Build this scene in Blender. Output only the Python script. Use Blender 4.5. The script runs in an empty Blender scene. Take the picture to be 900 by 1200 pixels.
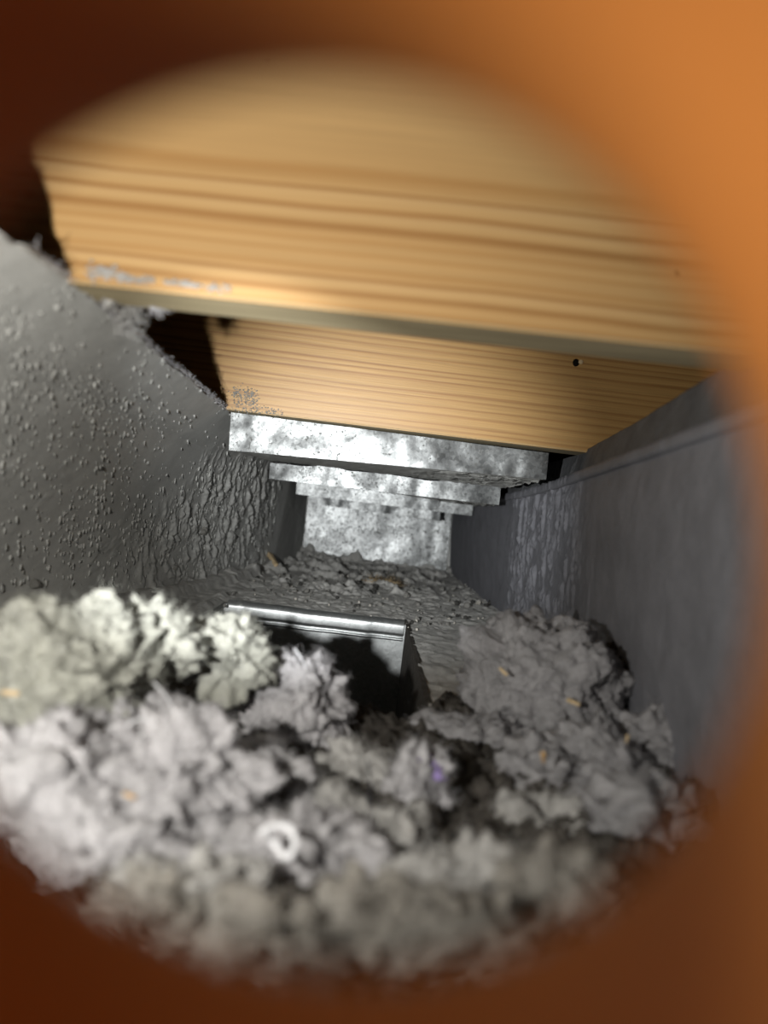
import bpy, bmesh, math, random
import numpy as np
from mathutils import Vector, Matrix

SC = bpy.context.scene
COL = SC.collection
random.seed(7)
RNG = np.random.default_rng(11)

# ------------------------------------------------------------------ camera
F_PX, VPX, VPY, ROLL = 900.0, 440.0, 586.0, 0.119
c_, s_ = math.cos(ROLL), math.sin(ROLL)
cam_d = bpy.data.cameras.new('camera')
cam_d.sensor_fit = 'VERTICAL'
cam_d.sensor_height = 36.0
cam_d.lens = 36.0 * F_PX / 1200.0
cam_d.shift_x = (450 - VPX) / 1200.0
cam_d.shift_y = -(600 - VPY) / 1200.0
cam_d.clip_start = 0.002
cam_d.dof.use_dof = True
cam_d.dof.focus_distance = 0.80
cam_d.dof.aperture_fstop = 4.8
cam = bpy.data.objects.new('camera', cam_d)
COL.objects.link(cam)
cam.matrix_world = Matrix(((c_, -s_, 0, 0), (0, 0, -1, 0), (s_, c_, 0, 0), (0, 0, 0, 1)))
SC.camera = cam

# ------------------------------------------------------------------ world, lights, exposure
w = bpy.data.worlds.new('world')
SC.world = w
w.use_nodes = True
w.node_tree.nodes['Background'].inputs['Color'].default_value = (0.0, 0.0, 0.0, 1)
w.node_tree.nodes['Background'].inputs['Strength'].default_value = 0.0
SC.view_settings.view_transform = 'Standard'
SC.view_settings.look = 'None'
SC.view_settings.exposure = 0.0
SC.view_settings.gamma = 1.0
SC.view_settings.use_curve_mapping = False


def spot(name, loc, target, energy, cone, blend, col, rad=0.004):
    l = bpy.data.lights.new(name, 'SPOT')
    l.energy = energy
    l.spot_size = math.radians(cone)
    l.spot_blend = blend
    l.color = col
    l.shadow_soft_size = rad
    o = bpy.data.objects.new(name, l)
    COL.objects.link(o)
    o.location = loc
    o.rotation_euler = (Vector(target) - Vector(loc)).to_track_quat('-Z', 'Y').to_euler()
    return o


# one hand torch held just inside the hole, left of the view: wide spill + hot centre
TORCH = (-0.111, 0.062, -0.004)
spot('torch_spill', TORCH, (-0.10, 0.50, 0.08), 4.7, 150, 1.0, (1.0, 0.97, 0.90))
spot('torch_beam', TORCH, (0.10, 1.5, 0.025), 25.0, 38, 1.0, (0.96, 0.99, 1.0))
# unseen fill lamp added behind the board to light the bore of the hole
al = bpy.data.lights.new('bore_fill', 'AREA')
al.shape = 'DISK'
al.size = 0.7
al.energy = 31.0
al.color = (1.0, 0.95, 0.88)
alo = bpy.data.objects.new('bore_fill', al)
COL.objects.link(alo)
alo.location = (-0.95, -0.74, -0.68)
alo.rotation_euler = (Vector((0, 0.04, 0)) - alo.location).to_track_quat('-Z', 'Y').to_euler()


# ------------------------------------------------------------------ helpers
def tw(px, py, Y):
    """point at distance Y that is seen at photo pixel px, py"""
    a, b = px - VPX, py - VPY
    u, v = a * c_ + b * s_, b * c_ - a * s_
    return Vector((u * Y / F_PX, Y, -v * Y / F_PX))


FLOOR = -0.133


def on_floor(px, py, z=FLOOR):
    a, b = px - VPX, py - VPY
    u, v = a * c_ + b * s_, b * c_ - a * s_
    Y = -z * F_PX / v
    return Vector((u * Y / F_PX, Y, z))


def _hash(ix, iy, iz, seed):
    h = (ix.astype(np.int64) * 374761393 + iy.astype(np.int64) * 668265263
         + iz.astype(np.int64) * 2147483647 + seed * 974634) & 0xffffffff
    h = ((h ^ (h >> 13)) * 1274126177) & 0xffffffff
    h = ((h ^ (h >> 16)) * 2246822519) & 0xffffffff
    return ((h ^ (h >> 15)) & 0xffffff) / float(0xffffff) * 2 - 1


def noise(x, y, z, seed=0):
    x, y, z = np.broadcast_arrays(np.asarray(x, float), np.asarray(y, float), np.asarray(z, float))
    xi, yi, zi = np.floor(x), np.floor(y), np.floor(z)
    fx, fy, fz = x - xi, y - yi, z - zi
    fx, fy, fz = [t * t * t * (t * (t * 6 - 15) + 10) for t in (fx, fy, fz)]
    r = 0
    for dx in (0, 1):
        for dy in (0, 1):
            for dz in (0, 1):
                wgt = (fx if dx else 1 - fx) * (fy if dy else 1 - fy) * (fz if dz else 1 - fz)
                r = r + wgt * _hash(xi + dx, yi + dy, zi + dz, seed)
    return r


def fbm(x, y, z, oct=4, seed=0, gain=0.5):
    r, a = 0, 1.0
    for i in range(oct):
        r = r + a * noise(x, y, z, seed + i)
        x, y, z, a = x * 2.03 + 3.1, y * 2.03 + 1.7, z * 2.03 + 5.3, a * gain
    return r


def billow(x, y, z, oct=4, seed=0, gain=0.5):
    r, a = 0, 1.0
    for i in range(oct):
        r = r + a * (np.abs(noise(x, y, z, seed + i)) * 2 - 0.6)
        x, y, z, a = x * 2.07 + 3.1, y * 2.07 + 1.7, z * 2.07 + 5.3, a * gain
    return r


def np_mesh(name, verts, faces, mat, parent=None, smooth=True):
    verts = np.asarray(verts, np.float32).reshape(-1, 3)
    faces = np.asarray(faces, np.int32)
    n, k = faces.shape
    me = bpy.data.meshes.new(name)
    me.vertices.add(len(verts))
    me.vertices.foreach_set('co', verts.ravel())
    me.loops.add(n * k)
    me.loops.foreach_set('vertex_index', faces.ravel())
    me.polygons.add(n)
    me.polygons.foreach_set('loop_start', np.arange(0, n * k, k, dtype=np.int32))
    me.polygons.foreach_set('use_smooth', np.full(n, smooth))
    me.update(calc_edges=True)
    me.validate()
    return link(name, me, mat, parent)


def link(name, me, mat, parent=None):
    if mat is not None:
        me.materials.append(mat)
    o = bpy.data.objects.new(name, me)
    COL.objects.link(o)
    if parent is not None:
        o.parent = parent
        o.matrix_parent_inverse = parent.matrix_world.inverted() if False else Matrix.Translation(-parent.location)
    return o


def grid_faces(nr, nc, keep=None):
    i = np.arange((nr - 1) * (nc - 1)).reshape(nr - 1, nc - 1)
    r, c = np.divmod(i, nc - 1)
    a = r * nc + c
    f = np.stack([a, a + 1, a + nc + 1, a + nc], -1)
    if keep is not None:
        f = f[keep]
    return f.reshape(-1, 4)


def grid_mesh(name, X, Y, Z, mat, parent=None, keep=None, flip=False, smooth=True):
    f = grid_faces(X.shape[0], X.shape[1], keep)
    if flip:
        f = f[:, ::-1]
    return np_mesh(name, np.stack([X, Y, Z], -1), f, mat, parent, smooth)


def bm_obj(name, bm, mat, parent=None, smooth=False):
    me = bpy.data.meshes.new(name)
    bm.normal_update()
    bm.to_mesh(me)
    bm.free()
    if smooth:
        for p in me.polygons:
            p.use_smooth = True
    return link(name, me, mat, parent)


def box_bm(lo, hi, bev=0.0, seg=2):
    bm = bmesh.new()
    bmesh.ops.create_cube(bm, size=1)
    for v in bm.verts:
        v.co = Vector([lo[i] + (v.co[i] + 0.5) * (hi[i] - lo[i]) for i in range(3)])
    if bev:
        bmesh.ops.bevel(bm, geom=bm.edges[:], offset=bev, segments=seg, affect='EDGES')
    return bm


def tag(o, label, cat, group=None, kind=None):
    o['label'] = label
    if cat:
        o['category'] = cat
    if group:
        o['group'] = group
    if kind:
        o['kind'] = kind
    return o


def empty(name, loc):
    o = bpy.data.objects.new(name, None)
    o.empty_display_size = 0.01
    o.location = loc
    COL.objects.link(o)
    return o


def structure(o, label=None):
    o['kind'] = 'structure'
    if label:
        o['label'] = label
    return o


def fibres_np(P, N, length, rad, seg=4, curl=0.8, seed=0):
    """thin curved three-sided strands rooted at P"""
    r = np.random.default_rng(seed)
    n = len(P)
    d = N + r.normal(0, 0.75, (n, 3))
    d /= np.linalg.norm(d, axis=1, keepdims=True) + 1e-9
    L = length * (0.4 + 1.1 * r.random((n, 1)))
    pts = [P - N * rad * 3]
    for k in range(seg):
        pts.append(pts[-1] + d * L / seg)
        d = d + r.normal(0, curl / seg * 1.6, (n, 3))
        d /= np.linalg.norm(d, axis=1, keepdims=True) + 1e-9
    pts = np.stack(pts, 1)                                   # n, seg+1, 3
    tang = pts[:, -1] - pts[:, 0]
    tang /= np.linalg.norm(tang, axis=1, keepdims=True) + 1e-9
    a = np.cross(tang, r.normal(0, 1, (n, 3)))
    a /= np.linalg.norm(a, axis=1, keepdims=True) + 1e-9
    b = np.cross(tang, a)
    V = []
    for k in range(3):
        an = k * 2 * math.pi / 3
        off = (a * math.cos(an) + b * math.sin(an))[:, None, :] * rad
        V.append(pts + off)
    V = np.stack(V, 2)                                       # n, seg+1, 3, 3
    base = np.arange(n)[:, None, None] * (seg + 1) * 3
    ks = np.arange(seg)[None, :, None] * 3
    j = np.arange(3)[None, None, :]
    j2 = (j + 1) % 3
    F = np.stack([base + ks + j, base + ks + j2, base + ks + 3 + j2, base + ks + 3 + j], -1).reshape(-1, 4)
    return V.reshape(-1, 3), F


# ------------------------------------------------------------------ materials
class NT:
    def __init__(self, name):
        self.m = bpy.data.materials.new(name)
        self.m.use_nodes = True
        self.t = self.m.node_tree
        self.b = self.t.nodes['Principled BSDF']
        tc = self.t.nodes.new('ShaderNodeTexCoord')
        self.co = tc.outputs['Object']

    def n(self, typ, **kw):
        nd = self.t.nodes.new(typ)
        for k, v in kw.items():
            if k.startswith('i_'):
                nd.inputs[k[2:].replace('_', ' ')].default_value = v
            else:
                setattr(nd, k, v)
        return nd

    def l(self, a, b):
        self.t.links.new(a, b)

    def mapped(self, scale, loc=(0, 0, 0)):
        m = self.n('ShaderNodeMapping')
        m.inputs['Scale'].default_value = scale
        m.inputs['Location'].default_value = loc
        self.l(self.co, m.inputs['Vector'])
        return m.outputs['Vector']

    def noise(self, scale, detail=4, rough=0.55, vec=None, dist=0.0):
        nd = self.n('ShaderNodeTexNoise')
        nd.inputs['Scale'].default_value = scale
        nd.inputs['Detail'].default_value = detail
        nd.inputs['Roughness'].default_value = rough
        nd.inputs['Distortion'].default_value = dist
        self.l(vec if vec is not None else self.co, nd.inputs['Vector'])
        return nd.outputs['Fac']

    def ramp(self, fac, stops):
        r = self.n('ShaderNodeValToRGB')
        e = r.color_ramp.elements
        while len(e) > 1:
            e.remove(e[-1])
        e[0].position, e[0].color = stops[0][0], tuple(stops[0][1]) + (1,)
        for p, c in stops[1:]:
            k = e.new(p)
            k.color = tuple(c) + (1,)
        self.l(fac, r.inputs['Fac'])
        return r.outputs['Color']

    def mix(self, fac, a, b, mode='MIX'):
        m = self.n('ShaderNodeMix', data_type='RGBA', blend_type=mode)
        for sock, v in ((m.inputs[0], fac), (m.inputs[6], a), (m.inputs[7], b)):
            if hasattr(v, 'is_linked'):
                self.l(v, sock)
            else:
                sock.default_value = v if not isinstance(v, tuple) or len(v) == 4 else v + (1,)
        return m.outputs[2]

    def math(self, op, a, b=None):
        m = self.n('ShaderNodeMath', operation=op)
        for sock, v in ((m.inputs[0], a), (m.inputs[1], b)):
            if v is None:
                continue
            if hasattr(v, 'is_linked'):
                self.l(v, sock)
            else:
                sock.default_value = v
        return m.outputs[0]

    def bump(self, h, strength, dist):
        b = self.n('ShaderNodeBump')
        b.inputs['Strength'].default_value = strength
        b.inputs['Distance'].default_value = dist
        self.l(h, b.inputs['Height'])
        self.l(b.outputs['Normal'], self.b.inputs['Normal'])

    def color(self, c):
        if hasattr(c, 'is_linked'):
            self.l(c, self.b.inputs['Base Color'])
        else:
            self.b.inputs['Base Color'].default_value = tuple(c) + (1,)

    def set(self, **kw):
        for k, v in kw.items():
            sock = self.b.inputs[k.replace('_', ' ')]
            if hasattr(v, 'is_linked'):
                self.l(v, sock)
            else:
                sock.default_value = v


def g(v, t=(1, 1, 1)):
    return (v * t[0], v * t[1], v * t[2])


def dusty(name, lo, hi, tint=(1, 1, 1), scale=60, bump=0.5, fine=900, spec=0.15, rough=0.95):
    m = NT(name)
    a = m.noise(scale, 5, 0.6)
    b = m.noise(fine, 3, 0.7)
    f = m.math('ADD', m.math('MULTIPLY', a, 0.65), m.math('MULTIPLY', b, 0.35))
    m.color(m.ramp(f, [(0.32, g(lo, tint)), (0.66, g(hi, tint))]))
    m.set(Roughness=rough)
    m.b.inputs['Specular IOR Level'].default_value = spec
    m.bump(b, bump, 0.002)
    return m.m


M = {}
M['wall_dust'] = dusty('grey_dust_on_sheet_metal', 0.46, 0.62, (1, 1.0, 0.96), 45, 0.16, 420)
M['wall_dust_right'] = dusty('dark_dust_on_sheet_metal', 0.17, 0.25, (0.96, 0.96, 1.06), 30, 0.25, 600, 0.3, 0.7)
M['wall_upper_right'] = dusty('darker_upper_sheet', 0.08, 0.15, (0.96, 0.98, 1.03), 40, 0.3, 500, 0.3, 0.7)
M['floor_dust'] = dusty('floor_dust', 0.42, 0.62, (1, 0.98, 0.93), 70, 0.6, 800)
M['soffit_dust'] = dusty('soffit_dust', 0.42, 0.62, (1, 1, 0.95), 90, 0.9, 700)
M['bed_shade_dirt'] = dusty('shade_dark_dirt', 0.035, 0.12, (1.06, 0.95, 0.84), 120, 1.0, 500)  # dirt under the lint, darkened to put the gaps' shade into the colour
M['crumb'] = dusty('crumb_dust', 0.16, 0.34, (1, 0.97, 0.9), 200, 0.5, 900)
M['crumb_dark'] = dusty('dark_crumb_dust', 0.03, 0.1, (1, 0.97, 0.9), 200, 0.5, 900)
M['crumb_pale'] = dusty('pale_crumb', 0.40, 0.62, (1, 0.95, 0.85), 200, 0.4, 900)
M['fluff_tan'] = dusty('tan_fluff', 0.22, 0.45, (1.15, 0.88, 0.55), 200, 0.4, 900)


def lint(name, lo, hi, tint):
    m = NT(name)
    a = m.noise(55, 5, 0.6)
    b = m.noise(420, 4, 0.75)
    f = m.math('ADD', m.math('MULTIPLY', a, 0.5), m.math('MULTIPLY', b, 0.5))
    m.color(m.ramp(f, [(0.33, g(lo, tint)), (0.62, g(hi, tint))]))
    m.set(Roughness=1.0)
    m.b.inputs['Specular IOR Level'].default_value = 0.05
    m.b.inputs['Sheen Weight'].default_value = 0.25
    m.b.inputs['Sheen Roughness'].default_value = 0.6
    m.bump(b, 0.9, 0.004)
    return m.m


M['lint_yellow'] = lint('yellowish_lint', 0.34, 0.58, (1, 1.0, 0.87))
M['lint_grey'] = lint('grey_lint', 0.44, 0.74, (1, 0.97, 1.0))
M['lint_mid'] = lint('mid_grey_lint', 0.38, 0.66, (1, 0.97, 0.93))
M['lint_brown_dim'] = lint('dimmed_brown_lint', 0.20, 0.42, (1.06, 0.97, 0.85))  # brownish lint of the bottom row, light falloff put into its colour
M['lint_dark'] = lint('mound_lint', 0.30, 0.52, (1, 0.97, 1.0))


def wood_ramp(name, stops, z0, z1, base_warp, fine_amt, spec=0.35):
    m = NT(name)
    sep = m.n('ShaderNodeSeparateXYZ')
    m.l(m.co, sep.inputs[0])
    wv = m.mapped((2.2, 1, 9))
    warp = m.noise(1.6, 3, 0.5, wv)
    wv2 = m.mapped((9, 9, 60))
    warp2 = m.noise(1.0, 3, 0.6, wv2)
    z = m.math('ADD', sep.outputs[2], m.math('MULTIPLY', m.math('SUBTRACT', warp, 0.5), base_warp))
    z = m.math('ADD', z, m.math('MULTIPLY', m.math('SUBTRACT', warp2, 0.5), base_warp * 0.18))
    mr = m.n('ShaderNodeMapRange')
    mr.inputs['From Min'].default_value = z0
    mr.inputs['From Max'].default_value = z1
    m.l(z, mr.inputs['Value'])
    col = m.ramp(mr.outputs[0], stops)
    fv = m.mapped((10, 10, 500))
    fn = m.noise(1.0, 4, 0.65, fv)
    fib = m.ramp(fn, [(0.3, (1 - fine_amt,) * 3), (0.7, (1.0, 1.0, 1.0))])
    col = m.mix(1.0, col, fib, 'MULTIPLY')
    # tiny pin marks
    vo = m.n('ShaderNodeTexVoronoi')
    vo.inputs['Scale'].default_value = 26
    m.l(m.co, vo.inputs['Vector'])
    pin = m.math('LESS_THAN', vo.outputs['Distance'], 0.035)
    col = m.mix(m.math('MULTIPLY', pin, 0.7), col, (0.12, 0.055, 0.02))
    m.color(col)
    m.set(Roughness=0.42)
    m.b.inputs['Specular IOR Level'].default_value = spec
    m.bump(fn, 0.12, 0.001)
    return m.m


PALE, MID, DARK, LINE = (0.60, 0.385, 0.175), (0.55, 0.335, 0.14), (0.46, 0.25, 0.09), (0.34, 0.165, 0.052)


def zp(y):           # photo row on beam 1 (at column 450) -> ramp position
    z = (586 - y) * 0.993 * 0.34 / 900 + 0.0005
    return (z - 0.07) / (0.23 - 0.07)


ln = []
for y, col, wd in ((366, DARK, 3), (350, LINE, 3), (333, LINE, 2.5), (322, DARK, 3), (304, DARK, 2),
                   (288, DARK, 3), (272, LINE, 5), (251, LINE, 3.2), (229, LINE, 2.6), (208, DARK, 9)):
    ln += [(zp(y + wd * 2.2), PALE if int(y) % 2 else MID), (zp(y), col), (zp(y - wd * 1.1), MID)]
ln = [(0.0, MID)] + sorted(ln, key=lambda t: t[0]) + [(0.75, PALE)]
M['beam1'] = wood_ramp('flat_sawn_pine', ln[:32], 0.07, 0.23, 0.0075, 0.10)


def wood_fine(name):
    m = NT(name)
    wv = m.mapped((1.5, 1, 6))
    warp = m.noise(1.2, 3, 0.5, wv)
    sep = m.n('ShaderNodeSeparateXYZ')
    m.l(m.co, sep.inputs[0])
    z = m.math('ADD', sep.outputs[2], m.math('MULTIPLY', warp, 0.016))
    wj = m.noise(1.0, 2, 0.5, m.mapped((1.2, 1.2, 75)))
    z = m.math('ADD', z, m.math('MULTIPLY', wj, 0.012))
    fr = m.math('FRACT', m.math('MULTIPLY', z, 150.0))
    rg = m.ramp(fr, [(0.0, (0.33, 0.16, 0.05)), (0.2, (0.52, 0.31, 0.11)), (0.6, (0.50, 0.29, 0.10)), (0.9, (0.37, 0.19, 0.06)), (1.0, (0.31, 0.145, 0.045))])
    big = m.noise(1.0, 3, 0.5, m.mapped((3, 3, 30)))
    rg = m.mix(m.ramp(big, [(0.35, (0, 0, 0)), (0.65, (0.55, 0.55, 0.55))]), rg, (0.49, 0.285, 0.10))
    fn = m.noise(1.0, 4, 0.65, m.mapped((14, 14, 1100)))
    rg = m.mix(1.0, rg, m.ramp(fn, [(0.3, (0.72, 0.72, 0.72)), (0.7, (1, 1, 1))]), 'MULTIPLY')
    # grey grime worn into the low left corner
    m.color(rg)
    m.set(Roughness=0.45)
    m.bump(fn, 0.15, 0.001)
    return m.m


M['beam2'] = wood_fine('quarter_sawn_pine')


def wood_edge():
    m = NT('greyed_board_edge')
    fn = m.noise(1.0, 4, 0.65, m.mapped((10, 300, 10)))
    m.color(m.ramp(fn, [(0.3, (0.26, 0.21, 0.12)), (0.7, (0.52, 0.43, 0.26))]))
    m.set(Roughness=0.8)
    return m.m


M['beam_edge'] = wood_edge()


def galvanised(name, dirt, base=0.165, grain=330):
    m = NT(name)
    vo = m.n('ShaderNodeTexVoronoi')
    vo.inputs['Scale'].default_value = 320
    m.l(m.co, vo.inputs['Vector'])
    sp = m.n('ShaderNodeSeparateColor')
    m.l(vo.outputs['Color'], sp.inputs[0])
    spang = m.math('ADD', m.math('MULTIPLY', sp.outputs[0], 0.10), base - 0.05)
    big = m.noise(14, 3, 0.5)
    dn = m.noise(grain, 4, 0.75)
    dn2 = m.noise(40, 4, 0.6)
    dsum = m.math('ADD', m.math('MULTIPLY', dn, 0.86), m.math('MULTIPLY', dn2, 0.14))
    mask = m.ramp(dsum, [(dirt - 0.03, (0.9, 0.9, 0.9)), (dirt + 0.02, (0, 0, 0))])
    cc = m.n('ShaderNodeCombineColor')
    m.l(spang, cc.inputs[0])
    m.l(m.math('MULTIPLY', spang, 1.03), cc.inputs[1])
    m.l(m.math('MULTIPLY', spang, 1.03), cc.inputs[2])
    m.color(m.mix(mask, cc.outputs[0], (0.10, 0.10, 0.095)))
    mv = m.n('ShaderNodeSeparateColor')
    m.l(mask, mv.inputs[0])
    m.set(Metallic=m.math('SUBTRACT', 0.85, m.math('MULTIPLY', mv.outputs[0], 0.85)))
    m.set(Roughness=m.math('ADD', m.math('MULTIPLY', big, 0.18), m.math('ADD', m.math('MULTIPLY', mv.outputs[0], 0.40), 0.29)))
    hb = m.math('ADD', m.math('MULTIPLY', m.noise(45, 2, 0.5), 1.0), m.math('MULTIPLY', dn, 0.25))
    m.bump(hb, 0.08, 0.004)
    return m.m


M['zinc'] = galvanised('galvanised_sheet', 0.41)
M['zinc_end'] = galvanised('speckled_galvanised_sheet', 0.435, 0.24, 280)
M['zinc_flange'] = galvanised('clean_galvanised_sheet', 0.30, 0.40)


def simple(name, col, rough=0.8, spec=0.3, metal=0.0, var=0.25, scale=120):
    m = NT(name)
    a = m.noise(scale, 4, 0.6)
    m.color(m.ramp(a, [(0.3, tuple(x * (1 - var) for x in col)), (0.7, tuple(min(1, x * (1 + var)) for x in col))]))
    m.set(Roughness=rough, Metallic=metal)
    m.b.inputs['Specular IOR Level'].default_value = spec
    return m.m


M['orange'] = simple('orange_paint', (0.43, 0.155, 0.030), 0.6, 0.3, 0, 0.06, 30)
M['dark_wood'] = simple('dark_old_timber', (0.05, 0.035, 0.022), 0.9, 0.1, 0, 0.3, 30)
M['chip'] = simple('wood_chip', (0.60, 0.46, 0.28), 0.7, 0.2, 0, 0.25, 300)
M['chip_orange'] = simple('orange_wood_chip', (0.60, 0.38, 0.17), 0.7, 0.2, 0, 0.2, 300)
M['violet'] = simple('violet_fluff', (0.50, 0.38, 0.78), 0.9, 0.1, 0, 0.2, 300)
M['white'] = simple('white_thread', (0.85, 0.85, 0.88), 0.7, 0.3, 0, 0.08, 300)
M['thread_dark'] = simple('dark_hair', (0.04, 0.04, 0.05), 0.5, 0.4, 0, 0.1, 300)
M['black'] = simple('dark_hole', (0.01, 0.008, 0.006), 0.9, 0.1, 0, 0.2, 300)

ip = lambda x, tab: np.interp(x, [t[0] for t in tab], [t[1] for t in tab])
sstep = lambda a, b, x: (lambda t: t * t * (3 - 2 * t))(np.clip((x - a) / (b - a), 0, 1))

# ------------------------------------------------------------------ the setting: outer timber casing
BX = 0.46
structure(bm_obj('wall_outer_left', box_bm((-BX - .02, 0.05, -.40), (-BX, 1.66, .30)), M['dark_wood']))
structure(bm_obj('wall_outer_right', box_bm((BX, 0.05, -.40), (BX + .02, 1.66, .30)), M['dark_wood']))
structure(bm_obj('ceiling', box_bm((-BX - .02, 0.05, .27), (BX + .02, 1.66, .30)), M['dark_wood']))
structure(bm_obj('wall_back', box_bm((-BX - .02, 1.63, -.40), (BX + .02, 1.66, .30)), M['dark_wood']))

# front board with the round hole the view goes through; the bore is what shows
HC = tw(372, 606, 0.05)


def hole_r(a):
    # rim radius at Y=.05 as a function of angle in the photo (0 = right, pi/2 = down)
    base = 523 + 12 * math.cos(2 * (a - 0.75)) + 14 * math.cos(a - 1.0) - 8 * math.cos(3 * a)
    return base * 0.05 / F_PX


NB = 96
rim = []
for k in range(NB):
    a = 2 * math.pi * k / NB
    r = hole_r(a)
    du, dv = r * math.cos(a), r * math.sin(a)
    rim.append((HC.x + du * c_ + dv * s_, HC.z - (dv * c_ - du * s_)))
rim = np.array(rim)
cen = np.array([HC.x, HC.z])


def ring(scale, Y):
    p = cen + (rim - cen) * scale
    return np.stack([p[:, 0], np.full(NB, Y), p[:, 1]], -1)


def loft(rings, closed=False):
    V = np.concatenate(rings)
    F = []
    nr = len(rings)
    for i in range(nr if closed else nr - 1):
        j = (i + 1) % nr
        for k in range(NB):
            k2 = (k + 1) % NB
            F.append((i * NB + k, i * NB + k2, j * NB + k2, j * NB + k))
    return V, np.array(F)


# board: outer square ring lofted to the hole
sq = []
for k in range(NB):
    d = rim[k] - cen
    d = d / max(abs(d[0]) / (BX + .02), abs(d[1]) / .42)
    sq.append((np.clip(d[0], -BX - .02, BX + .02), np.clip(d[1], -.40, .30)))
sq = np.array(sq)
sqr = lambda Y: np.stack([sq[:, 0], np.full(NB, Y), sq[:, 1]], -1)
V, Fc = loft([ring(1.12, 0.024), ring(1.12, 0.048), sqr(0.048), sqr(0.024)], True)
fb = structure(np_mesh('wall_front', V, Fc[:, ::-1], M['dark_wood'], None, False), 'dark timber board with a round hole in it')
V, Fc = loft([ring(1.125, 0.020), ring(1.03, 0.0195), ring(1.005, 0.021), ring(1.0, 0.024), ring(1.0, 0.036),
              ring(1.0, 0.0485), ring(1.006, 0.0502), ring(1.03, 0.0505), ring(1.115, 0.050)], True)
col_root = empty('hole_collar', (HC.x, 0.035, HC.z))
tag(col_root, 'blurred bright orange round collar framing the whole view', 'collar')
np_mesh('sleeve', V, Fc[:, ::-1], M['orange'], col_root)
V, Fc = loft([ring(1.06, 0.0165), ring(1.30, 0.0165), ring(1.32, 0.018), ring(1.32, 0.0235), ring(1.06, 0.0235)], True)
np_mesh('flange', V, Fc[:, ::-1], M['orange'], col_root)

# ------------------------------------------------------------------ left wall: warped, crusted sheet
XB = [(0.055, -.34), (0.45, -.30), (0.73, -.255), (1.03, -.197), (1.3, -.158), (1.57, -.139), (1.64, -.137)]
XT = [(0.055, -.146), (0.72, -.146), (1.0, -.144), (1.64, -.141)]
ZT = [(0.055, .083), (0.34, .081), (0.72, .066), (0.80, .064), (1.64, .06)]


def left_surface(Y, t):
    xb, xt, zt = ip(Y, XB), ip(Y, XT), ip(Y, ZT)
    gg = np.where(t < .84, .70 * (np.clip(t, 0, 1) / .84) ** 1.45, .70 + .30 * (np.clip(t - .84, 0, 1) / .16) ** .9)
    X = xb + (xt - xb) * gg
    Z = -.139 + (zt + .139) * t
    return X, Z


ys = np.concatenate([np.linspace(.055, .3, 60), np.linspace(.302, .75, 250), np.linspace(.7512, 1.12, 270), np.linspace(1.125, 1.64, 90)])
ts = np.linspace(0, 1, 190)
YY, TT = np.meshgrid(ys, ts, indexing='ij')
X, Z = left_surface(YY, TT)
crust = np.clip(fbm(YY * 80, Z * 110, 0, 2, 21), 0.22, 2) * (0.25 + 0.75 * sstep(-.1, .35, fbm(YY * 14, Z * 14, 3, 2, 31)))
ridge = np.clip(fbm((YY + 1.1 * Z) * 105, Z * 55, 2, 4, 41, .62), 0.0, 2)
rw = sstep(.74, .86, YY + .03 * noise(YY * 9, Z * 30, 0, 5)) * (1 - sstep(1.12, 1.3, YY))
low = 1 - sstep(-.02, .05, Z)
disp = 0.0011 * (crust - .22) * (1 - rw) * (1 - sstep(.5, .78, TT)) + 0.0042 * ridge * rw * (0.35 + .65 * low) + 0.0010 * fbm(YY * 9, Z * 14, 7, 2, 3)
smooth_lip = 1 - 0.65 * sstep(.80, .9, TT)
disp = disp * smooth_lip
top_j = 0.0022 * fbm(ys * 60, 0, 4, 3, 17)
Z[:, -1] += top_j
X = X + disp
# outer side of the sheet
oi = [-9, -17, -25, -32, -45, -60, -90, -130, 0]
Xo = np.stack([X[:, -1] - .003] + [X[:, k] - .010 for k in oi], 1)
Zo = np.stack([Z[:, -1] - .001] + [Z[:, k] for k in oi], 1)
X = np.concatenate([X, Xo], 1)
Z = np.concatenate([Z, Zo], 1)
YY = np.repeat(ys[:, None], X.shape[1], 1)
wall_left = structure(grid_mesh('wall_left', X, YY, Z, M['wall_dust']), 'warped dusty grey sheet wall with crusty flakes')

# flakes of crust sticking out of the left wall
WY = np.linspace(.26, 1.25, 330)


def wall_hit(px, py):
    d = tw(px, py, 1.0)
    t = (d.z * WY + .139) / (ip(WY, ZT) + .139)
    xw, _ = left_surface(WY, np.clip(t, 0, 1))
    ok = np.where((t <= 1) & (d.x * WY < xw))[0]
    if not len(ok):
        return None
    i = ok[0]
    return np.array([xw[i], WY[i], d.z * WY[i]])


bmi = bmesh.new()
bmesh.ops.create_icosphere(bmi, subdivisions=1, radius=1)
fb_v = np.array([v.co[:] for v in bmi.verts])
fb_f = np.array([[v.index for v in f.verts] for f in bmi.faces])
bmi.free()
FV, FF = [], []
fr = random.Random(3)
tries = 0
while len(FV) < 2600 and tries < 9000:
    tries += 1
    px, py = fr.uniform(0, 345), fr.uniform(330, 690)
    dens = .30 + .45 * (noise(px / 45, py / 45, 0, 4) > 0) + (.9 if px > 225 and py > 540 else 0)
    if py < 430 + (px - 120) * .6:
        dens *= .35
    if fr.random() > dens:
        continue
    h = wall_hit(px, py)
    if h is None:
        continue
    sz = h[1] / F_PX * (.5 + 2.4 * fr.random() ** 2)
    q = fb_v * (1 + .5 * RNG.normal(0, 1, (len(fb_v), 1)))
    a = fr.uniform(-.7, .7)
    st = np.array([.24, 1.6, 1.0 + 1.2 * fr.random()])
    q = q * st * sz
    q = np.stack([q[:, 0], q[:, 1] * math.cos(a) - q[:, 2] * math.sin(a), q[:, 1] * math.sin(a) + q[:, 2] * math.cos(a)], -1)
    FF.append(fb_f + len(FV) * len(fb_v))
    FV.append(q + h + np.array([.0006, 0, 0]))
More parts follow.
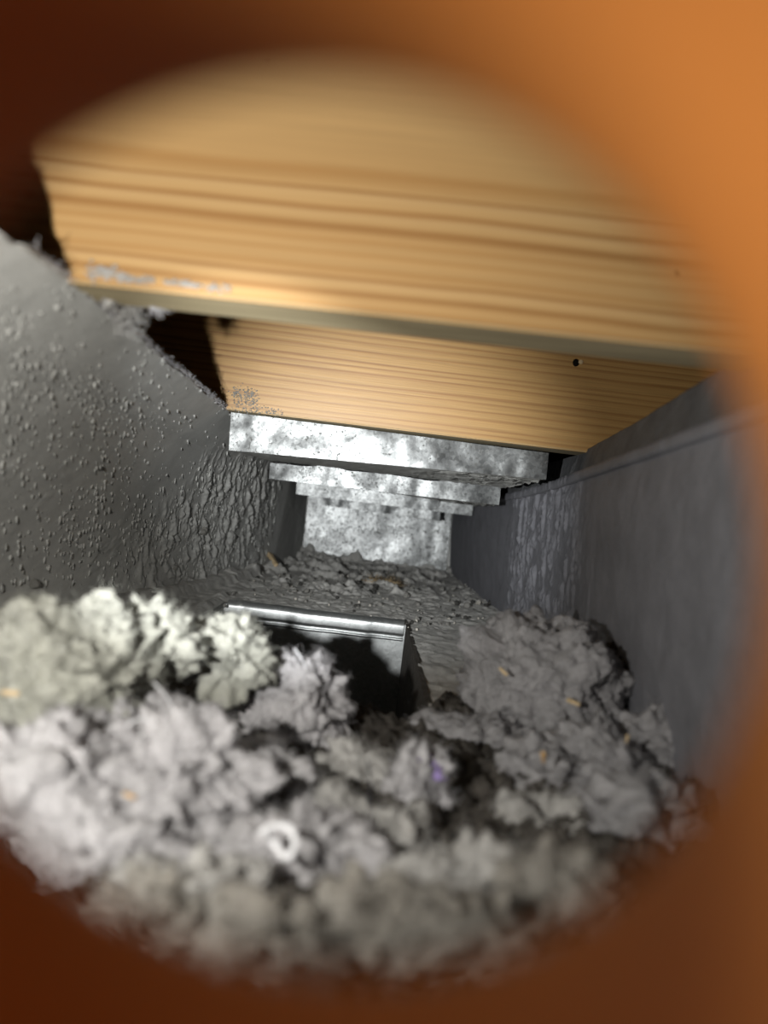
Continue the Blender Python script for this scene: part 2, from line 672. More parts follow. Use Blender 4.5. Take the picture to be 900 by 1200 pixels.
o = np_mesh('dust_flakes', np.concatenate(FV), np.concatenate(FF), M['wall_dust'], wall_left)
o['kind'] = 'stuff'

# lint fringe along its top edge
ey = np.concatenate([RNG.uniform(.30, .71, 900), RNG.normal(.40, .012, 250), RNG.normal(.66, .03, 300)])
ex, ez = ip(ey, XT), ip(ey, ZT)
P = np.stack([ex + RNG.normal(0, .0012, len(ey)), ey, ez + .0005 + RNG.normal(0, .0008, len(ey))], -1)
V, Fc = fibres_np(P, np.tile([0.25, -.1, .95], (len(ey), 1)), .0032, .00014, 4, 1.4, 5)
o = np_mesh('lint_fringe', V, Fc, M['lint_grey'], wall_left)
o['kind'] = 'stuff'

# ------------------------------------------------------------------ right wall: folded sheet with a raised band
XR = [(0.055, .150), (0.33, .161), (0.75, .182), (0.85, .1835), (1.1, .178), (1.57, .162), (1.64, .160)]
ZB1 = [(0.055, .060), (0.33, .0528), (0.73, .0355), (0.95, .024), (1.64, .00)]
ZB2 = [(0.055, .070), (0.33, .0616), (0.73, .0455), (0.95, .034), (1.64, .012)]
ZRT = [(0.055, .112), (0.345, .0945), (0.55, .0775), (0.75, .0665), (0.84, .066), (1.64, .06)]
ys = np.concatenate([np.linspace(.055, .3, 50), np.linspace(.303, .6, 120), np.linspace(.6015, 1.0, 230), np.linspace(1.004, 1.64, 100)])
rowsX, rowsZ = [], []
x0, b1, b2, zt = ip(ys, XR), ip(ys, ZB1), ip(ys, ZB2), ip(ys, ZRT)
nl = 140
for i in range(nl):
    t = i / (nl - 1)
    rowsX.append(x0 + 0.010 * (1 - t) ** 2)
    rowsZ.append(-.139 + (b1 + .139) * t)
for t, dx in ((0.02, -.0008), (.06, -.004), (.3, -.0045), (.6, -.0045), (.9, -.004), (.98, 0.000), (1.0, .003)):
    rowsX.append(x0 + dx)
    rowsZ.append(b1 + (b2 - b1) * t)
nu = 26
for i in range(nu):
    t = (i + 1) / nu
    rowsX.append(x0 + .003 + .004 * t)
    rowsZ.append(b2 + (zt - b2) * t)
X, Z = np.stack(rowsX, 1), np.stack(rowsZ, 1)
YY = np.repeat(ys[:, None], X.shape[1], 1)
rw = sstep(.60, .72, YY + .03 * noise(YY * 9, Z * 20, 0, 5)) * (1 - sstep(.92, 1.08, YY))
ridge = np.clip(fbm(YY * 130, Z * 48, 2, 4, 61, .6), 0.0, 2)
blot = fbm(YY * 40, Z * 40, 2, 3, 66)
disp = 0.0036 * ridge * rw * (0.3 + .7 * (Z < b1[:, None])) + .0003 * fbm(YY * 130, Z * 130, 1, 2, 67) + .0003 * blot
X = X - disp
Xo = np.stack([X[:, -1] + .004, X[:, -20] + .012, X[:, 0] + .012], 1)
Zo = np.stack([Z[:, -1], Z[:, -20], Z[:, 0]], 1)
X, Z = np.concatenate([X, Xo], 1), np.concatenate([Z, Zo], 1)
YY = np.repeat(ys[:, None], X.shape[1], 1)
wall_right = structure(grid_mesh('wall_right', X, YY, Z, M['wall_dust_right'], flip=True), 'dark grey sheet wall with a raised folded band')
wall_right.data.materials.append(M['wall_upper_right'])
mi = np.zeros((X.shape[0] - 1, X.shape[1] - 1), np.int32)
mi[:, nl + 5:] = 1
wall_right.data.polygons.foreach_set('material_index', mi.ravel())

# ------------------------------------------------------------------ floor with the rectangular opening
OX0, OX1, OY0, OY1 = -.153, .050, .46, .852
xs = np.unique(np.concatenate([np.linspace(-.35, OX0, 60), np.linspace(OX0, OX1, 120), np.linspace(OX1, .20, 75)]))
ys = np.unique(np.concatenate([np.linspace(.055, OY0, 50), np.linspace(OY0, OY1, 90), np.linspace(OY1, 1.2, 230), np.linspace(1.2, 1.64, 150)]))
XX, YY = np.meshgrid(xs, ys, indexing='ij')
far = sstep(.95, 1.15, YY)
ZZ = FLOOR + .0011 * fbm(XX * 130, YY * 130, 0, 3, 71) + .0015 * fbm(XX * 30, YY * 30, 0, 2, 72)
ZZ += far * .012 * np.clip(fbm(XX * 42, YY * 30, 0, 4, 73) - .12, 0, 2) * (1 - .6 * sstep(.02, .1, XX) * (1 - sstep(1.2, 1.4, YY)))
ZZ += .016 * sstep(1.50, 1.58, YY) * (0.6 + .5 * noise(XX * 40, YY * 40, 0, 75))
# folded ledge along the foot of the left wall
lx = ip(YY, XB)
d = XX - lx
ZZ += .010 * (1 - sstep(.018, .026, d)) * (YY < 1.15)
ZZ += .0045 * np.exp(-((XX - (OX0 - .012)) / .006) ** 2) * (YY < .9) * (YY > .4)
cx, cy = (xs[:-1] + xs[1:]) / 2, (ys[:-1] + ys[1:]) / 2
CX, CY = np.meshgrid(cx, cy, indexing='ij')
keep = ~((CX > OX0) & (CX < OX1) & (CY > OY0) & (CY < OY1))
onedge = ((XX >= OX0 - 1e-6) & (XX <= OX1 + 1e-6) & (YY >= OY0 - 1e-6) & (YY <= OY1 + 1e-6))
ZZ = np.where(onedge, FLOOR, ZZ)
floor = structure(grid_mesh('floor', XX, YY, ZZ, M['floor_dust'], keep=keep), 'dust covered sheet floor around a rectangular opening')

# boot under the opening
boot = empty('vent_boot', ((OX0 + OX1) / 2, OY1, FLOOR - .2))
tag(boot, 'rectangular metal shaft opening in the dusty floor, far rim shining', 'vent shaft')
D = -.36
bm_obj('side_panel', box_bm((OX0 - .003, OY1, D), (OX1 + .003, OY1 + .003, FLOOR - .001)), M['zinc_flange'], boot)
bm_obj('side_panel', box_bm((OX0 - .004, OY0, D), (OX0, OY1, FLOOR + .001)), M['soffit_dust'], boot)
bm_obj('side_panel', box_bm((OX1, OY0, D), (OX1 + .004, OY1, FLOOR + .001)), M['bed_shade_dirt'], boot)  # right panel, dark colour stands in for the shadow of the lint tufts
bm_obj('side_panel', box_bm((OX0 - .004, OY0 - .003, D), (OX1 + .004, OY0, FLOOR - .001)), M['bed_shade_dirt'], boot)
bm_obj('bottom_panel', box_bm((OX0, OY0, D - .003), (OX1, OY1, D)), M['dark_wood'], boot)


def rolled(name, x0, x1, prof, mat, parent, n=60, amp=.0006, seed=3):
    xs = np.linspace(x0, x1, n)
    pr = np.array(prof)
    X = np.repeat(xs[:, None], len(pr), 1)
    wob = amp * fbm(xs * 45, 0, 0, 3, seed)[:, None]
    Y = pr[:, 0][None, :] + wob
    Z = pr[:, 1][None, :] + wob * .7
    o = grid_mesh(name, X, Y, Z, mat, parent, flip=True)
    return o


prof = [(OY1 + .006, FLOOR + .0035)]
for k in range(9):
    a = math.pi / 2 + k * math.pi / 2 / 8
    prof.append((OY1 + .002 + .007 * math.cos(a), FLOOR - .0035 + .007 * math.sin(a)))
prof += [(OY1 - .0050, FLOOR - .010), (OY1 - .0046, FLOOR - .0125), (OY1 - .0012, FLOOR - .0135), (OY1 - .0012, FLOOR - .0155),
         (OY1 - .0034, FLOOR - .0165), (OY1 - .0034, FLOOR - .0185), (OY1 - .0008, FLOOR - .0195), (OY1 + .001, FLOOR - .020)]
rolled('flange', OX0 + .004, OX1 - .002, prof, M['zinc_flange'], boot)
# cleat on the left rim
bmx = box_bm((OX0 - .002, OY1 - .21, FLOOR - .012), (OX0 + .0035, OY1 - .012, FLOOR - .006), .001)
bm_obj('cleat', bmx, M['zinc_flange'], boot)

# ------------------------------------------------------------------ timber boards
ZBOT1 = .0815
b1 = empty('timber_board', (0, 0.34, ZBOT1))
tag(b1, 'large nearest golden pine board with bold grain lines and greyed lower edge', 'board')


def board(name, lo, hi, mat, edge, parent, bev):
    bm = box_bm(lo, hi, bev, 3)
    o = bm_obj(name, bm, mat, parent)
    o.data.materials.append(edge)
    for p in o.data.polygons:
        if p.normal.z < -.6:
            p.material_index = 1
        p.use_smooth = False
    return o


tb = board('plank', (-.455, .340, ZBOT1), (.455, .377, .268), M['beam1'], M['beam_edge'], b1, .0012)
b1.rotation_euler.y = -.011
b2 = empty('timber_board', (0, 0.70, .066))
tag(b2, 'smaller far pine board with fine close grain resting above the metal steps', 'board')
board('plank', (-.455, .700, .066), (.455, .742, .268), M['beam2'], M['beam_edge'], b2, .0010)
# little knot hole with a torn splinter on the far board
kp = tw(675, 425, .70)
bm = bmesh.new()
bmesh.ops.create_uvsphere(bm, u_segments=12, v_segments=8, radius=.0028)
for v in bm.verts:
    v.co = Vector((v.co.x * 1.1, v.co.y * .35, v.co.z * 1.3)) + kp
bm_obj('knot', bm, M['black'], b2, True)
bm = box_bm((kp.x + .002, kp.y - .0022, kp.z - .001), (kp.x + .006, kp.y + .0005, kp.z + .0028), .0008)
bm_obj('splinter', bm, M['chip'], b2)

# grime on the boards: real flecks of dust stuck on the face
def grime(name, parent, Yf, boxes, mat, n, size, seed):
    r = np.random.default_rng(seed)
    V, F, k = [], [], 0
    bmi = bmesh.new()
    bmesh.ops.create_icosphere(bmi, subdivisions=1, radius=1)
    base = np.array([v.co[:] for v in bmi.verts])
    bf = np.array([[v.index for v in f.verts] for f in bmi.faces])
    bmi.free()
    for (xa, ya, xb, yb, spread, cnt) in boxes:
        for _ in range(cnt):
            t = r.random()
            px, py = xa + (xb - xa) * t + r.normal(0, 3), ya + (yb - ya) * t + r.normal(0, spread)
            p = tw(px, py, Yf)
            s = size * (.4 + r.random())
            q = base * (1 + .35 * r.normal(0, 1, (len(base), 1))) * s * np.array([1.3, .45, 1])
            V.append(q + np.array(p))
            F.append(bf + k)
            k += len(base)
    o = np_mesh(name, np.concatenate(V), np.concatenate(F), mat, parent)
    o['kind'] = 'stuff'
    return o


grime('dust_flecks', b1, .3398, [(106, 314, 140, 318, 4, 90), (140, 322, 180, 326, 2.5, 60), (198, 328, 232, 331, 2, 45), (245, 333, 266, 336, 2, 20)],
      M['lint_mid'], 0, .0007, 3)
grime('dust_flecks', b2, .6998, [(274, 460, 300, 469, 6, 260), (272, 477, 330, 484, 2.5, 120)], M['crumb'], 0, .0005, 4)

# ------------------------------------------------------------------ stepped galvanised strips
STEPS = [
    (.720, (270.5, 483), (643, 531), (640, 562), (268, 527.5), 'widest and nearest galvanised strip, directly below the pine board', .0017, .0),
    (.990, (317, 540), (587, 571), (585, 592), (315, 561), 'second galvanised strip of the steps, with a wavy upper edge', .0015, .0022),
    (1.31, (348, 562), (554.5, 592), (553, 604.5), (347, 579), 'third galvanised strip of the steps, thin and with rounded left corner', .0010, .0006),
    (1.45, (373, 575), (516, 592), (515.5, 610), (372, 591), 'shortest and lowest crinkled galvanised strip, just above the end plate', .0020, .0015),
]
LAST = (1.57, (363, 570), (530, 596), (522, 675.5), (354, 652))


def sheet(name, Y, tl, tr, br, bl, mat, parent, nx, nz, amp, edge, thick, seed, jag=0):
    A, B, C_, Dd = [np.array(tw(p[0], p[1], Y)) for p in (tl, tr, br, bl)]
    s = np.linspace(0, 1, nx)[:, None, None]
    t = np.linspace(0, 1, nz)[None, :, None]
    P = (A * (1 - s) + B * s) * (1 - t) + (Dd * (1 - s) + C_ * s) * t
    X, Yc, Z = P[..., 0].copy(), P[..., 1].copy(), P[..., 2].copy()
    dent = fbm(X * 26, Z * 20, seed, 3, seed)
    Yc += amp * dent
    tt = np.linspace(0, 1, nz)[None, :]
    Z += edge * fbm(X * 30, 0, seed + 1, 3, seed + 2) * (1 - tt) ** 2
    if jag:
        Z += jag * fbm(X * 120, 0, seed + 5, 4, seed + 6) * tt ** 8
    # close it to a folded sheet with thickness: front, plus rolled rim to the back
    Xf = np.concatenate([X[:, :1], X, X[:, -1:]], 1)
    Yf = np.concatenate([Yc[:, :1] + thick, Yc, Yc[:, -1:] + thick], 1)
    Zf = np.concatenate([Z[:, :1] - .0004, Z, Z[:, -1:] + .0004], 1)
    # side returns
    Xf = np.concatenate([Xf[:1], Xf, Xf[-1:]], 0)
    Yf = np.concatenate([Yf[:1] + thick, Yf, Yf[-1:] + thick], 0)
    Zf = np.concatenate([Zf[:1], Zf, Zf[-1:]], 0)
    o = grid_mesh(name, Xf, Yf, Zf, mat, parent, flip=True)
    m = o.modifiers.new('crisp', 'EDGE_SPLIT')
    m.split_angle = math.radians(40)
    return o, (A, B, C_, Dd)


allp = STEPS + [LAST + ('', 0, 0)]
corners = [[np.array(tw(p[0], p[1], st[0])) for p in st[1:5]] for st in allp]
for i, st in enumerate(STEPS):
    Y, tl, tr, br, bl, lab, amp, edge = st
    root = empty('metal_step', tw((bl[0] + br[0]) / 2, (bl[1] + br[1]) / 2, Y))
    tag(root, lab, 'metal strip', 'stepped galvanised strips at the far end')
    sheet('riser', Y, tl, tr, br, bl, M['zinc'], root, 110, 14, amp, edge, .007, 30 + i * 7)
    # dusty underside running back to the next strip
    C_, Dd = corners[i][2], corners[i][3]
    A2, B2 = corners[i + 1][0], corners[i + 1][1]
    nx, ny = 150, 70
    s = np.linspace(0, 1, nx)[:, None, None]
    t = np.linspace(0, 1, ny)[None, :, None]
    back_l, back_r = A2 + np.array([-.006, .012, .001]), B2 + np.array([.006, .012, .001])
    if i == 3:
        back_l = np.array([Dd[0] + .004, A2[1] - .004, Dd[2] + .002])
        back_r = np.array([C_[0] - .004, A2[1] - .004, C_[2] + .002])
    fl, fr = Dd + np.array([.001, .0015, .0006]), C_ + np.array([-.001, .0015, .0006])
    P = (fl * (1 - s) + fr * s) * (1 - t) + (back_l * (1 - s) + back_r * s) * t
    Xs, Ys, Zs = P[..., 0], P[..., 1], P[..., 2].copy()
    tt = np.linspace(0, 1, ny)[None, :]
    Zs -= (.0022 * np.clip(fbm(Xs * 110, Ys * 110, 0, 3, 90 + i), -.1, 2) * (.3 + .9 * sstep(.0, .12, Xs))) * sstep(0, .12, tt)
    grid_mesh('underside', Xs, Ys, Zs, M['soffit_dust'], root, flip=True)
    top = bm_obj('cover', box_bm((max(Dd[0], A2[0]) + .005, Y + .009, max(Dd[2], C_[2]) + .004), (min(C_[0], B2[0]) - .005, allp[i + 1][0] - .006, max(Dd[2], C_[2]) + .007)), M['soffit_dust'], root)
# folded dusty returns where strips 1 and 2 meet the walls are hidden by crust of the walls

endp = empty('end_plate', tw(438, 664, 1.57))
tag(endp, 'speckled pale galvanised plate closing the far end of the duct', 'metal plate')
sheet('plate', 1.57, *LAST[1:5], M['zinc_end'], endp, 90, 50, .0010, 0, .006, 77, .006)
# side walls close in behind the plate
structure(bm_obj('trim_1', box_bm((-.16, 1.585, -.14), (.185, 1.62, .07)), M['wall_dust']), 'dusty sheet behind the end plate')

# ------------------------------------------------------------------ dust bed and lint clumps in front
xs = np.linspace(-.30, .168, 300)
ys = np.linspace(.09, .60, 320)
XX, YY = np.meshgrid(xs, ys, indexing='ij')
bed_h = .004 + .004 * fbm(XX * 22, YY * 22, 0, 3, 101) + .0030 * billow(XX * 90, YY * 90, 0, 5, 102, .65)
bed_h += .006 * (1 - sstep(.16, .30, YY)) + .005 * sstep(.06, .14, XX) * (1 - sstep(.42, .58, YY))
near_open = sstep(OX0 - .02, OX0 + .01, XX) * (1 - sstep(OX1 - .01, OX1 + .02, XX))
endy = (.500 + .015 * noise(XX * 40, 0, 0, 8)) * near_open + (1 - near_open) * (.58 + .03 * noise(XX * 30, 0, 3, 8))
fall = 1 - sstep(endy - .03, endy, YY)
lxx = ip(YY, XB)
edge = fall * sstep(-.305, -.28, XX)
ZZ = FLOOR - .006 + (bed_h + .006) * edge
keep = np.ones((len(xs) - 1, len(ys) - 1), bool)
kc = (edge[:-1, :-1] + edge[1:, 1:]) > 0.02
bed = grid_mesh('dirt_bed', XX, YY, ZZ, M['bed_shade_dirt'], keep=kc)
tag(bed, 'dirt layer under the grey lint clumps, coloured dark brown for the shade in the gaps', 'dirt', kind='stuff')


def ico(sub):
    bm = bmesh.new()
    bmesh.ops.create_icosphere(bm, subdivisions=sub, radius=1)
    v = np.array([p.co[:] for p in bm.verts])
    f = np.array([[q.index for q in t.verts] for t in bm.faces])
    bm.free()
    return v, f


ICO = {k: ico(k) for k in (2, 3, 5, 6)}
ICO[7] = None


def clump(px, py, r_px, Y, mat, label, flat=(1, 1, 1), seed=0, sub=5, rough=1.0, hair=900, hairlen=.008, feat=1.0):
    """popcorn-like tuft of lint, centre at photo pixel px,py at distance Y"""
    cpt = np.array(tw(px, py, Y))
    R = r_px * Y / F_PX
    v, f = ICO[sub]
    n = v.copy()
    k = 1 / (.022 * feat)
    off = seed * 7.3
    big = fbm(n[:, 0] * 1.6 + off, n[:, 1] * 1.6, n[:, 2] * 1.6, 2, seed)
    p = n * R * np.array(flat) * (1 + .20 * big)[:, None]
    q = p + off
    d = billow(q[:, 0] * k, q[:, 1] * k, q[:, 2] * k, 6, seed + 5, .66)
    wv = np.stack([fbm(q[:, 0] * k * 1.3, q[:, 1] * k * 1.3, q[:, 2] * k * 1.3, 3, seed + 20 + a) for a in range(3)], -1)
    p = p + n * (d * .0052 * rough)[:, None] + wv * .0028 * rough
    p = p + cpt
    p[:, 2] = np.maximum(p[:, 2], FLOOR - .004 + .001 * n[:, 0])
    root = empty('lint_clump', (cpt[0], cpt[1], max(FLOOR, cpt[2] - R * flat[2])))
    tag(root, label, 'lint clump', 'clumps of lint on the duct floor')
    np_mesh('fluff', p, f, mat, root)
    r = np.random.default_rng(seed + 99)
    up = np.where((n[:, 2] > -.35) & (n[:, 1] < .75))[0]
    idx = r.choice(up, hair)
    P = p[idx] + r.normal(0, .0006, (hair, 3))
    V, Fc = fibres_np(P, n[idx], hairlen, .00009, 3, 1.8, seed)
    h = np_mesh('fibres', V, Fc, mat, root)
    h['kind'] = 'stuff'
    return root


CL = [
    # px,  py,  r,  Y,  material, label, flat, rough, feat, sub
    (75, 800, 92, .335, 'lint_yellow', 'largest pale yellowish lint clump at the far left edge', (1.05, .9, 1.0), 1.3, 1.0, 6),
    (170, 752, 44, .37, 'lint_yellow', 'small pale lint tuft behind the big yellowish clump', (1.2, 1, .75), 1.2, .8, 5),
    (272, 768, 38, .40, 'lint_yellow', 'pale lint tuft hanging over the left rim of the shaft opening', (.9, 1, 1.05), 1.2, .8, 5),
    (344, 838, 58, .42, 'lint_grey', 'pointed grey lint tuft standing in front of the dark shaft opening', (.92, .9, 1.12), 1.15, .8, 6),
    (165, 862, 34, .345, 'lint_grey', 'little grey lint tuft between the yellowish clump and the pointed tuft', (1.1, 1, .8), 1.1, .8, 5),
    (40, 930, 78, .285, 'lint_grey', 'pale grey lint clump below the big yellowish clump', (1.1, 1, .9), 1.2, .9, 5),
    (205, 925, 88, .30, 'lint_grey', 'broad pale grey lint clump left of the small white thread loop', (1.0, 1, .95), 1.2, 1.0, 6),
    (115, 1015, 82, .262, 'lint_grey', 'lint clump nearest the lower left curve of the orange collar', (1.2, 1, .8), 1.2, .9, 5),
    (230, 1060, 74, .236, 'lint_mid', 'lint clump at the very bottom left of centre', (1.2, 1, .75), 1.1, .9, 5),
    (318, 930, 48, .33, 'lint_grey', 'slim grey lint tuft rising just above the white thread loop', (.8, .9, 1.1), 1.1, .8, 5),
    (350, 1030, 82, .268, 'lint_grey', 'streaky grey lint clump directly under the white thread loop', (1.1, 1, .85), 1.0, 1.1, 6),
    (420, 915, 40, .36, 'lint_mid', 'rounded grey lint tuft in front of the shaft opening, right of the pointed tuft', (1.05, 1, .95), 1.0, .8, 5),
    (487, 935, 44, .345, 'lint_grey', 'upright grey lint tuft beside the violet scrap of fluff', (.8, .9, 1.25), 1.0, .8, 5),
    (462, 1012, 62, .295, 'lint_mid', 'rounded olive-grey lint clump low in the middle', (1, 1, .95), 1.0, .9, 5),
    (545, 1050, 62, .252, 'lint_mid', 'dull grey lint clump at the bottom right of centre', (1.2, 1, .75), 1.0, .9, 5),
    (440, 1085, 66, .214, 'lint_brown_dim', 'dull lint clump at the bottom edge in the middle', (1.4, 1, .6), 1.0, .9, 5),
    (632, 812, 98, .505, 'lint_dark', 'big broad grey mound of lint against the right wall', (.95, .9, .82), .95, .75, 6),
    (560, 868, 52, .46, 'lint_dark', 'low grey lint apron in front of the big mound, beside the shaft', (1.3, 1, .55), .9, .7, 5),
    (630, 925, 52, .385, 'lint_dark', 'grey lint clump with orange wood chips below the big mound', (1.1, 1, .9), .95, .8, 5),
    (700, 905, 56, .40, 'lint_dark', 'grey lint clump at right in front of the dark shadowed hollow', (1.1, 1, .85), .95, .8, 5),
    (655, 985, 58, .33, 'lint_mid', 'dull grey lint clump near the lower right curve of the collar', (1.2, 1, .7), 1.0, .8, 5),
    (175, 1085, 62, .212, 'lint_brown_dim', 'dim lint clump half hidden by the lower left curve of the collar', (1.5, 1, .6), 1.0, .8, 5),
    (320, 1112, 64, .203, 'lint_brown_dim', 'dim brownish lint clump at the very bottom, left of the middle', (1.5, 1, .6), 1.0, .8, 5),
    (560, 1105, 62, .206, 'lint_brown_dim', 'dim brownish lint clump at the very bottom, right of the middle', (1.5, 1, .6), 1.0, .8, 5),
    (655, 1058, 58, .232, 'lint_brown_dim', 'dim lint clump half hidden by the lower right curve of the collar', (1.4, 1, .65), 1.0, .8, 5),
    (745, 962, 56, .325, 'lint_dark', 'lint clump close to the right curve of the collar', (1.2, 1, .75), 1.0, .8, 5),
    (606, 1012, 34, .315, 'lint_mid', 'small lint clump beside the dark cleft right of the middle', (1.0, 1, .9), 1.0, .8, 5),
    (385, 965, 40, .31, 'lint_mid', 'small lint tuft just right of the white thread loop', (1.1, 1, .8), 1.0, .8, 5),
    (120, 890, 60, .315, 'lint_grey', 'grey lint tuft tucked between the yellowish clump and the broad clump', (1.1, 1, .85), 1.1, .8, 5),
    (722, 800, 40, .53, 'bed_shade_dirt', 'dark brown clump added as the shadow between the big mound and the right wall', (.8, 1, 1.1), .9, .7, 5),  # added clump, its dark colour stands in for the mound's shadow
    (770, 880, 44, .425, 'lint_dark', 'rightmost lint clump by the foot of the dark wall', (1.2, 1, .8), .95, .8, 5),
]
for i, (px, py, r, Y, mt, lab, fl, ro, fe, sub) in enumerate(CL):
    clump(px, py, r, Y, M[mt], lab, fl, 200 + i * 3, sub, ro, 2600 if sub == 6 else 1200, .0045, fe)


# ------------------------------------------------------------------ small things
def blob_mesh(name, seed, mat, sub=2, amp=.35, sc=(1, 1, 1)):
    v, f = ICO[sub]
    d = 1 + amp * fbm(v[:, 0] * 1.3 + seed * 3.1, v[:, 1] * 1.3, v[:, 2] * 1.3, 2, seed)
    p = v * d[:, None] * np.array(sc)
    me = bpy.data.meshes.new(name)
    me.from_pydata(p.tolist(), [], f.tolist())
    me.materials.append(mat)
    return me


def place(name, me, loc, s, label, cat, group=None, rot=None):
    o = bpy.data.objects.new(name, me)
    COL.objects.link(o)
    o.location = loc
    o.scale = (s, s, s) if not isinstance(s, tuple) else s
    o.rotation_euler = rot if rot else (random.uniform(0, 6), random.uniform(0, 6), random.uniform(0, 6))
    tag(o, label, cat, group)
    return o


CR = [blob_mesh('crumb', k, M['crumb_dark'] if k % 3 == 0 else M['crumb']) for k in range(6)]
CRP = [blob_mesh('pale_crumb', 20 + k, M['crumb_pale']) for k in range(3)]


def floor_z(px, py):
    return on_floor(px, py)


# crumbs in front of the end plate and along the rim
r = random.Random(5)
n = 0
while n < 120:
    px = r.uniform(262, 590)
    py = r.uniform(660, 735)
    lo = 655 + (px - 355) * .145
    if py < lo + 4 or py > lo + 70 or (275 < px < 475 and py > 698 + (px - 272) * .16):
        continue
    p = on_floor(px, py)
    s = r.uniform(.0016, .0040) * (1.2 if py < lo + 30 else .8)
    place('dust_crumb', CR[r.randrange(6)], p + Vector((0, 0, s * .5)), s,
          'small grey dust crumb lying on the floor before the end plate', 'crumb', 'dust crumbs on the floor before the end plate')
    n += 1
n = 0
while n < 45:
    px = r.uniform(275, 585)
    py = r.uniform(668, 740)
    lo = 660 + (px - 355) * .145
    if py < lo + 6 or py > lo + 60 or (275 < px < 475 and py > 698 + (px - 272) * .16):
        continue
    p = on_floor(px, py)
    place('pale_grit', CRP[r.randrange(3)], p + Vector((0, 0, .001)), r.uniform(.0009, .0019),
          'tiny pale grain of grit on the dusty floor', 'grit', 'pale grit on the dusty floor')
    n += 1

# single crumbs one can point at
for (px, py, Y, s, me, lab) in (
        (238, 622, .66, .0052, CR[1], 'pale grey crumb stuck high on the left crusty wall'),
        (205, 665, .70, .0034, CR[4], 'small round crumb stuck low on the left wall near the ledge'),
        (40, 684, .52, .0042, CR[2], 'grey crumb in the dark corner behind the yellowish lint'),
        (120, 549, .52, .0017, CR[0], 'tiny dark fleck on the middle of the left wall'),
        (334, 690, 1.08, .0060, CR[5], 'largest grey crumb on the floor left of the shaft rim centre'),
        (560, 708, .93, .0038, CRP[0], 'pale yellow crumb on the floor right of the end plate')):
    a, b = px - VPX, py - VPY
    p = tw(px, py, Y)
    if px < 250:      # find where this sight line meets the left wall
        for yy in np.linspace(.3, 1.4, 600):
            q = tw(px, py, float(yy))
            zt = float(ip(yy, ZT))
            t = (q.z + .139) / (zt + .139)
            xw, _ = left_surface(np.array([yy]), np.array([min(max(t, 0), 1)]))
            if q.x < xw[0] + .002:
                p = q
                break
    else:
        p = on_floor(px, py) + Vector((0, 0, s * .6))
    place('wall_crumb' if px < 250 else 'floor_crumb', me, p, s, lab, 'crumb')


def chip(px, py, Y, L, wd, th, ang, tilt, mat, label, on=None, name='wood_chip'):
    bm = bmesh.new()
    bmesh.ops.create_cube(bm, size=1)
    for v in bm.verts:
        k = .35 if v.co.x > 0 else .8
        v.co = Vector((v.co.x * L, v.co.y * wd * k + (.1 * wd if v.co.z > 0 else 0), v.co.z * th))
    bmesh.ops.bevel(bm, geom=bm.edges[:], offset=th * .2, segments=1, affect='EDGES')
    o = bm_obj(name, bm, mat)
    o.location = on if on is not None else tw(px, py, Y)
    o.rotation_euler = (random.uniform(-.5, .5), tilt, ang)
    tag(o, label, 'wood chip')
    return o


p = on_floor(320, 668)
chip(0, 0, 0, .042, .014, .006, math.radians(-62), .35, M['chip'], 'long pale wood splinter leaning by the foot of the left wall', p + Vector((-.002, -.01, .018)))
for (px, py, Y, L, ang, tilt, lab) in (
        (640, 941, .345, .0075, .1, .1, 'bright orange wood chip lying in the grey lint, the larger'),
        (637, 888, .36, .0075, 1.2, .9, 'upright orange wood chip above the bright one in the lint'),
        (522, 1060, .245, .006, .7, .9, 'pale yellow wood chip low in the middle of the lint'),
        (672, 823, .44, .008, -.5, .2, 'pale splinter on the right flank of the big lint mound'),
        (590, 787, .455, .007, -.9, .4, 'tan splinter on the left flank of the big lint mound'),
        (648, 860, .415, .008, .5, .1, 'thin splinter at the foot of the big lint mound'),
        (806, 836, .45, .008, -.6, .3, 'pale splinter near the right wall beside the rightmost lint'),
        (735, 867, .385, .006, 1.3, 1.0, 'small upright pale chip between the right lint clumps'),
        (12, 812, .30, .0065, .4, .1, 'yellowish wood chip on the left lint clump at the frame edge'),
        (610, 1062, .25, .006, .5, .2, 'brownish wood chip at the lower right in the dim lint'),
        (152, 733, .345, .0045, .2, .3, 'tiny orange chip on top of the yellowish lint'),
        (152, 933, .268, .0045, .2, .3, 'tiny orange chip on the pale grey lint at left')):
    chip(px, py, Y, L, L * .38, L * .28, ang, tilt, M['chip_orange'] if 'orange' in lab else M['chip'], lab)


# tan fluff on the floor
def fluff(name, p, s, mat, label, cat, n=160, seed=1, hl=.006):
    root = empty(name, p)
    tag(root, label, cat)
    v, f = ICO[3]
    d = 1 + .5 * billow(v[:, 0] * 2 + seed, v[:, 1] * 2, v[:, 2] * 2, 3, seed)
    q = v * d[:, None] * np.array(s) + np.array(p)
    np_mesh('core', q, f, mat, root)
    rr = np.random.default_rng(seed)
    idx = rr.choice(len(v), n)
    V, Fc = fibres_np(q[idx], v[idx], hl, .00022, 4, 1.8, seed)
    h = np_mesh('fibres', V, Fc, mat, root)
    h['kind'] = 'stuff'
    return root


fluff('fluff_tuft', on_floor(452, 686) + Vector((0, 0, .004)), (.024, .012, .005), M['fluff_tan'], 'tan hairy fluff on the floor before the end plate', 'fluff', 260, 3, .012)
fluff('fluff_tuft', tw(503, 893, .345), (.0062, .004, .0022), M['violet'], 'violet scrap of fluff among the grey lint', 'fluff', 40, 5, .004)
fluff('fluff_tuft', tw(512, 907, .34), (.0028, .003, .0022), M['violet'], 'tiny violet speck just below the violet scrap', 'fluff', 20, 6, .003)
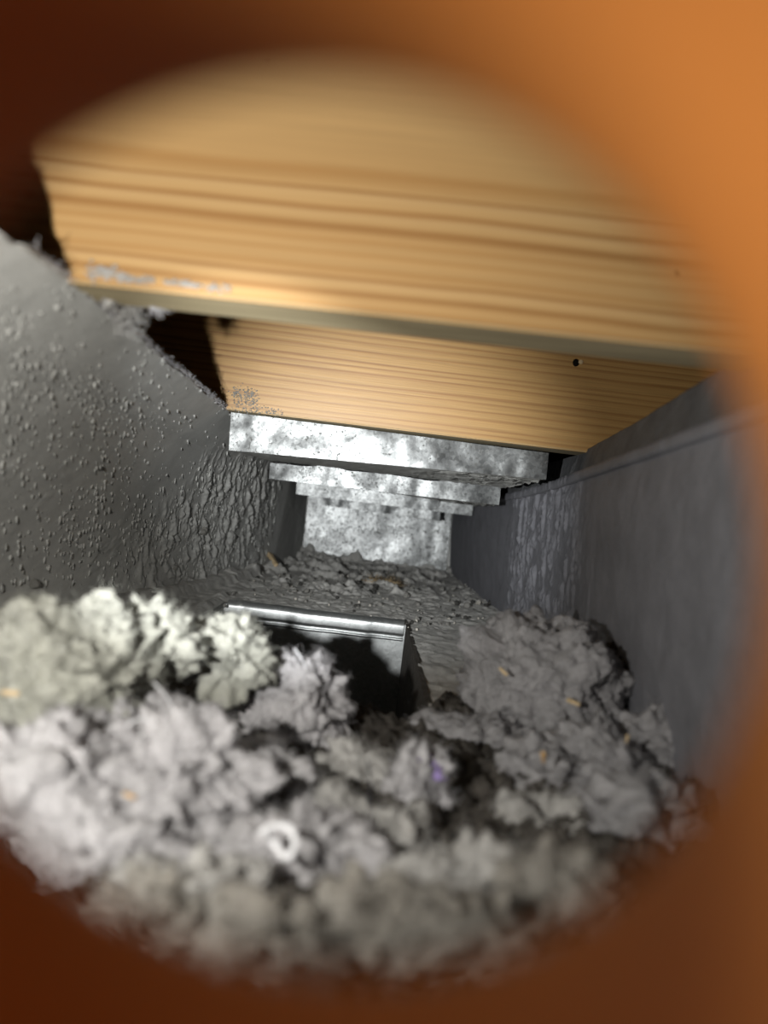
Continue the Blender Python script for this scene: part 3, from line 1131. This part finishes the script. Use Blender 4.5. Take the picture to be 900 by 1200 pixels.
# lint hanging at the lower edge of the near board
fluff('hanging_lint', tw(152, 368, .385) + Vector((0, 0, 0)), (.0014, .003, .0055), M['lint_mid'], 'wispy lint hanging under the near board beside the left wall edge', 'lint', 420, 8, .008)
fluff('hanging_lint', tw(185, 359, .375), (.0040, .003, .0022), M['lint_grey'], 'tiny lint tuft hanging in the dark gap under the near board', 'lint', 120, 9, .004)
fluff('hanging_lint', tw(128, 352, .37), (.0030, .004, .0030), M['lint_mid'], 'small lint bit at the left corner below the near board', 'lint', 80, 10, .004)


# thread loop and loose hairs
def tube(name, pts, rad, mat, label, cat, closed=False):
    cu = bpy.data.curves.new(name, 'CURVE')
    cu.dimensions = '3D'
    cu.bevel_depth = rad
    cu.bevel_resolution = 2
    cu.resolution_u = 8
    sp = cu.splines.new('NURBS')
    sp.points.add(len(pts) - 1)
    for q, p_ in zip(sp.points, pts):
        q.co = (p_[0], p_[1], p_[2], 1)
    sp.use_endpoint_u = True
    sp.use_cyclic_u = closed
    sp.order_u = 4
    ob = bpy.data.objects.new('tmp', cu)
    COL.objects.link(ob)
    dg = bpy.context.evaluated_depsgraph_get()
    me = bpy.data.meshes.new_from_object(ob.evaluated_get(dg))
    COL.objects.unlink(ob)
    me.name = name
    me.materials.clear()
    for p_ in me.polygons:
        p_.use_smooth = True
    o = link(name, me, mat)
    tag(o, label, cat)
    return o


loop_px = [(308, 975), (322, 966), (338, 968), (347, 980), (346, 996), (338, 1008), (330, 1002), (324, 990), (314, 982)]
LY = .243
tube('thread_loop', [tw(x, y, LY + .004 * math.sin(i)) for i, (x, y) in enumerate(loop_px)],   .0012, M['white'], 'small white loop of thread resting on the grey lint', 'thread', True)
for pts, Y, lab in (
        ([(150, 850), (165, 838), (180, 846), (192, 862), (196, 885)], .29, 'curved pale hair arching over the left lint clump'),
        ([(345, 760), (357, 775), (362, 792)], .40, 'short stray hair standing above the pointed tuft'),
        ([(362, 1000), (380, 1010), (394, 1030), (384, 1042)], .25, 'dark hair curling right of the white thread loop'),
        ([(430, 890), (438, 920), (430, 960), (425, 1000)], .30, 'long dark hair hanging down the middle lint'),
        ([(180, 800), (195, 812), (205, 835)], .31, 'pale hair bridging the dark hollow in the left lint')):
    tube('stray_hair', [tw(x, y, Y + .003 * i) for i, (x, y) in enumerate(pts)], .0004,
         M['thread_dark'] if 'dark hair' in lab else M['white'], lab, 'hair')
bpy.context.view_layer.update()
